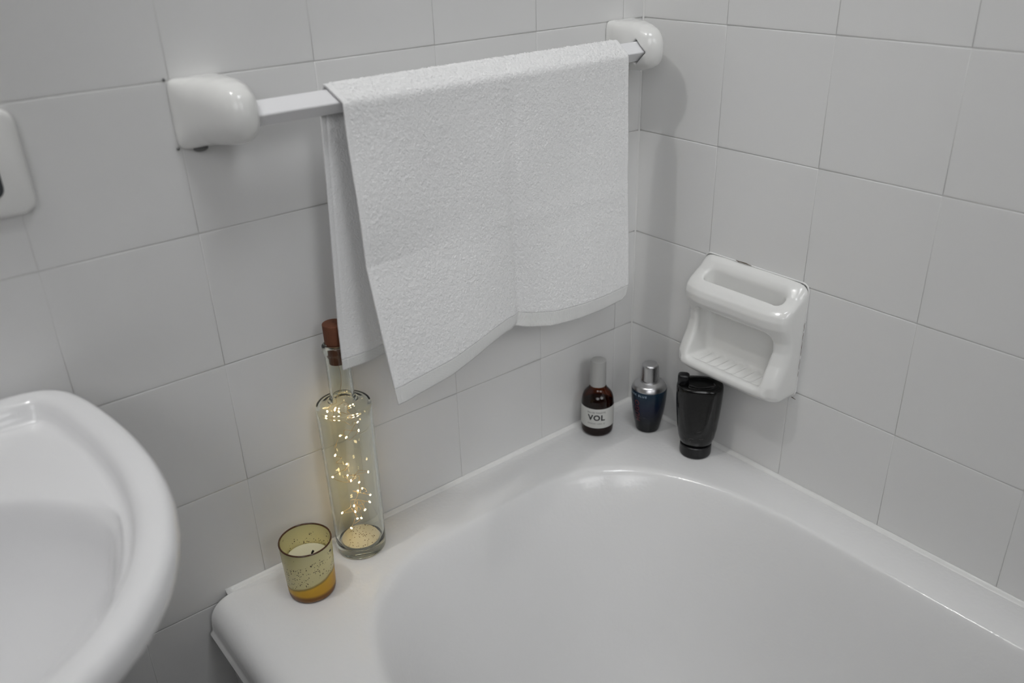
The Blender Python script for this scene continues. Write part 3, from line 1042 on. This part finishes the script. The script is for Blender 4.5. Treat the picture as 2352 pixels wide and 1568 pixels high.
# small upright lug on the shoulder
c, s = math.cos(fg + PI / 2), math.sin(fg + PI / 2)
lug = []
lp = [(.0082, .0075, .108), (.0082, .0075, .1255), (.0078, .007, .1275), (.0066, .006, .1286), (.004, .0038, .1289)]
for a, b, z in lp:
    for i in range(32):
        t = 2 * PI * i / 32
        ct, st = math.cos(t), math.sin(t)
        x = -.0236 + a * math.copysign(abs(ct) ** .6, ct); y = -.002 + b * math.copysign(abs(st) ** .6, st)
        lug.append((x * c - y * s, x * s + y * c, z))
F = grid_faces(32, len(lp), True) + [tuple(reversed(range(32))), tuple(range(128, 160))]
lo_ = mesh_obj('hanging_lug', lug, F, M_BLACKCAP, gel)
# thin grey strokes near the lower end
def gel_point(x, z):
    zs = [q[2] for q in spec[:8]]; a = np.interp(z, zs, [q[0] for q in spec[:8]]); b = np.interp(z, zs, [q[1] for q in spec[:8]]); e = np.interp(z, zs, [q[3] for q in spec[:8]])
    y = -b * (1 - (abs(x) / a) ** e) ** (1 / e)
    # towards the camera is -y of the ring's own frame when turned by fg + 90 degrees
    y -= .0001
    return (x * c - y * s, x * s + y * c, z)
strokes = [[(-.0185, .0400), (-.0165, .0375), (-.0150, .0355)], [(-.0100, .0300), (-.0105, .0325), (-.0085, .0348), (-.0060, .0352), (-.0035, .0345)], [(-.0085, .0305), (-.0065, .0290)], [(-.0165, .0318), (-.0160, .0290)], [(.0005, .0470), (.0035, .0480), (.0060, .0490)], [(.0040, .0360), (.0070, .0345), (.0100, .0362)]]
pr = []
for st in strokes:
    P = resample(st, 8)
    pr.append(tube([gel_point(x, z) for x, z in P], .00035, 5))
v, f = merge(pr)
mesh_obj('grey_strokes', v, f, M_STROKE, gel)

# ------------------------------------------------------------------ clear bottle with cork and fairy lights
cx, cy = -.5217, -.0334
cl = thing('glass_bottle', (cx, cy, ZR + .0004), 'tall clear glass bottle with a brown cork, standing on the bath rim', 'bottle')
outer = fillet([(0, .0012), (.0240, .0004), (.0308, .0004), (.0314, .022), (.0328, .2020), (.0322, .2098), (.0165, .2140), (.0142, .2200), (.0140, .2755), (.0160, .2785), (.0160, .2865), (.0132, .2880), (.0112, .2875),
                (.0112, .2200), (.0132, .2105), (.0288, .2055), (.0296, .1980), (.0284, .0220), (.0272, .0110), (0, .0125)],
               [0, .002, .003, .006, .006, .0030, .004, .006, .002, .0012, .001, .0008, .001, .004, .005, .004, .003, .004, .004, 0], 6)
lathe('glass_wall', outer, M_SOLID, cl, cap0=False, cap1=False)
lathe('base_disc', fillet([(0, .0136), (.0235, .0132), (.0240, .0140), (0, .0150)], .0003), M_SPECKLE, cl, cap0=False, cap1=False)  # pale disc with brown specks just above the bottle's floor
lathe('cork_stopper', fillet([(0, .2640), (.0098, .2640), (.0104, .2880), (.0121, .2895), (.0124, .3130), (0, .3138)], [0, .0006, .001, .001, .0012, 0], 4), M_CORK, cl, cap0=False, cap1=False, sharp_deg=50)

LEDS_GLINTS = [(-0.0176, 0.0086, 0.1993), (0.0115, 0.0044, 0.1955), (0.0179, 0.0077, 0.194), (-0.0003, 0.0155, 0.188), (-0.0021, 0.023, 0.1878), (0.0169, 0.0034, 0.1768), (-0.0069, -0.0102, 0.1706), (0.0167, 0.0025, 0.1644), (-0.0018, 0.0167, 0.1579), (-0.0173, 0.004, 0.1429), (-0.0022, 0.0082, 0.1213), (-0.0228, 0.0078, 0.1118), (0.0196, -0.0037, 0.1059), (-0.0011, 0.0046, 0.0982), (0.002, 0.0192, 0.0967), (0.0122, 0.0099, 0.0864), (0.0032, -0.0021, 0.0847), (0.0128, -0.0144, 0.0803), (0.0138, 0.0069, 0.078), (0.0013, -0.0183, 0.0657), (-0.0225, -0.0055, 0.0657), (0.0149, -0.0067, 0.0643), (-0.0039, -0.0004, 0.064), (-0.0056, -0.0055, 0.0591), (-0.0089, -0.0161, 0.0563), (0.0052, 0.0023, 0.0389), (-0.012, -0.0017, 0.0345)]  # some of these beads copy reflections of the lights in the glass
fl = thing('fairy_light_string', (cx, cy, ZR + .02), 'thin copper wire of lit warm fairy lights coiled inside the clear glass bottle', 'fairy lights')
def catmull(P, m):
    P = [np.array(p, float) for p in P]
    P = [2 * P[0] - P[1]] + P + [2 * P[-1] - P[-2]]
    out = []
    for i in range(1, len(P) - 2):
        for k in range(m):
            t = k / m
            a, b, c_, d = P[i - 1], P[i], P[i + 1], P[i + 2]
            out.append(.5 * (2 * b + (c_ - a) * t + (2 * a - 5 * b + 4 * c_ - d) * t * t + (-a + 3 * b - 3 * c_ + d) * t ** 3))
    out.append(P[-2])
    return out
way = [(0, 0, .2635), (.002, .001, .245), (-.002, .002, .225)]
rnd = random.Random(5)
for i, p in enumerate(LEDS_GLINTS):
    if i:
        q = LEDS_GLINTS[i - 1]
        mid = [(a + b) / 2 for a, b in zip(p, q)]
        for _ in range(2):
            way.append((mid[0] * .7 + rnd.uniform(-.008, .008), mid[1] * .7 + rnd.uniform(-.008, .008), mid[2] + rnd.uniform(-.006, .008)))
    way.append(p)
wp = []
for p in catmull(way, 10):
    r = math.hypot(p[0], p[1])
    if p[2] < .21 and r > .0272: p = np.array([p[0] / r * .0272, p[1] / r * .0272, p[2]])
    if p[2] >= .21 and r > .008: p = np.array([p[0] / r * .008, p[1] / r * .008, p[2]])
    wp.append((p[0], p[1], max(p[2], .018) - .02))
v, f = tube(wp, .00028, 5)
mesh_obj('wire', v, f, M_WIRE, fl)
lv, lf = ellipsoid((0, 0, 0), (.0010, .0010, .0017), 10, 7)
led0 = mesh_obj('led_glint_bead', lv, lf, M_LED, fl)
led0.location = (LEDS_GLINTS[0][0], LEDS_GLINTS[0][1], LEDS_GLINTS[0][2] - .02)
for p in LEDS_GLINTS[1:]:
    q = led0.copy()
    COL.objects.link(q)
    q.parent = fl
    q.location = (p[0], p[1], p[2] - .02)
    q.rotation_euler = (rnd.uniform(-1.2, 1.2), rnd.uniform(-1.2, 1.2), 0)

# ------------------------------------------------------------------ votive glass and candle
vx, vy = -.6073, -.0649
vot = thing('candle_holder', (vx, vy, ZR + .0004), 'small amber glass candle holder with a speckled gold coat and brown rim', 'candle holder')
pr = fillet([(0, .0), (.0262, .0), (.0279, .004), (.0305, .0718), (.0300, .0728), (.0290, .0720), (.0262, .010), (0, .0085)], [0, .003, .004, .0006, .0005, .0006, .003, 0], 5)
lathe('glass_cup', pr, M_MERC, vot, cap0=False, cap1=False)
rim = [( .0298 + .00105 * math.cos(2 * PI * k / 12), .0727 + .00095 * math.sin(2 * PI * k / 12)) for k in range(13)]
lathe('rim', rim, M_RIM, vot, cap0=False, cap1=False)['label'] = 'thin dark brown glass rim'
can = thing('candle', (vx, vy, ZR + .0095), 'cream wax candle with a burnt black wick, inside the amber glass holder', 'candle')
lathe('wax', fillet([(0, 0), (.0252, 0), (.0268, .037), (.0255, .0378), (.0200, .0362), (0, .0352)], [0, .001, .0008, .001, .01, 0]), M_WAX, can, cap0=False, cap1=False)
v, f = tube([(.003, -.004, .034), (.0032, -.0042, .040), (.0040, -.0048, .0450), (.0056, -.0056, .0478)], [.0009, .0009, .0011, .0014], 8)
mesh_obj('wick', v, f, M_WICK, can)

# ------------------------------------------------------------------ lights
def point(name, loc, power, size, col):
    l = bpy.data.lights.new(name, 'POINT'); l.energy = power; l.shadow_soft_size = size; l.color = col
    o = bpy.data.objects.new(name, l); o.location = loc; COL.objects.link(o); return o
def area(name, loc, rot, sx, sy, power, col):
    l = bpy.data.lights.new(name, 'AREA'); l.shape = 'RECTANGLE'; l.size = sx; l.size_y = sy; l.energy = power; l.color = col
    o = bpy.data.objects.new(name, l); o.location = loc; o.rotation_euler = rot; COL.objects.link(o); return o
point('lamp', (-1.05, -.10, 2.36), 12., .028, (1., .99, .97))
def spot(name, loc, aim, power, radius, ang, col):
    l = bpy.data.lights.new(name, 'SPOT'); l.energy = power; l.shadow_soft_size = radius; l.color = col
    l.spot_size = math.radians(ang); l.spot_blend = 1.
    o = bpy.data.objects.new(name, l); o.location = loc
    o.rotation_euler = (Vector(aim) - Vector(loc)).to_track_quat('-Z', 'Y').to_euler(); COL.objects.link(o); return o
spot('fill_front', (-.45, -1.95, 1.9), (-.15, -.1, .85), 41., .5, 36, (.985, .99, 1.))  # added fill; its soft cone dims the walls away from the towel
spot('fill_corner', (-1.7, -1.5, 1.9), (-.2, -.1, .9), 21., .5, 55, (.985, .99, 1.))  # added fill for both tiled walls, not a fitting of the room
spot('fill_side', (-1.5, -1.7, 1.9), (-.12, -.1, .85), 18., .5, 38, (.985, .99, 1.))  # added fill aimed at the bath corner, no such lamp known
spot('fill_above', (-.5, -.7, CEIL - .22), (-.35, -.25, .55), 19., .2, 75, (.96, .98, 1.))  # added fill from above for bath rim and basin, no real ceiling fitting

w = bpy.data.worlds.new('world'); scene.world = w; w.use_nodes = True
w.node_tree.nodes['Background'].inputs['Color'].default_value = (.5, .5, .5, 1)
w.node_tree.nodes['Background'].inputs['Strength'].default_value = .0

# ------------------------------------------------------------------ camera
cam = bpy.data.cameras.new('camera')
co = bpy.data.objects.new('camera', cam); COL.objects.link(co)
yaw, pitch, roll = .6679, -.4617, -.0302
fw = Vector((math.cos(pitch) * math.sin(yaw), math.cos(pitch) * math.cos(yaw), math.sin(pitch)))
rt = Vector((math.cos(yaw), -math.sin(yaw), 0)); up = rt.cross(fw)
R = math.cos(roll) * rt + math.sin(roll) * up
U = -math.sin(roll) * rt + math.cos(roll) * up
M = Matrix((R, U, -fw)).transposed().to_4x4()
M.translation = CAM
co.matrix_world = M
cam.sensor_width = 36.; cam.sensor_fit = 'HORIZONTAL'
cam.lens = 1995.385 / 2352 * 36
cam.clip_start = .02
cam.dof.use_dof = True
cam.dof.focus_distance = 1.08
cam.dof.aperture_fstop = 3.8
scene.camera = co

vs = scene.view_settings
vs.view_transform = 'Standard'; vs.look = 'None'; vs.gamma = 1.; vs.use_curve_mapping = False
vs.exposure = -.13
cy_ = scene.cycles
cy_.use_denoising = True
cy_.max_bounces = 11; cy_.diffuse_bounces = 5; cy_.transparent_max_bounces = 8; cy_.transmission_bounces = 10; cy_.glossy_bounces = 4
cy_.use_adaptive_sampling = True; cy_.adaptive_threshold = .03
cy_.sample_clamp_indirect = 12.
cy_.caustics_refractive = True; cy_.caustics_reflective = False
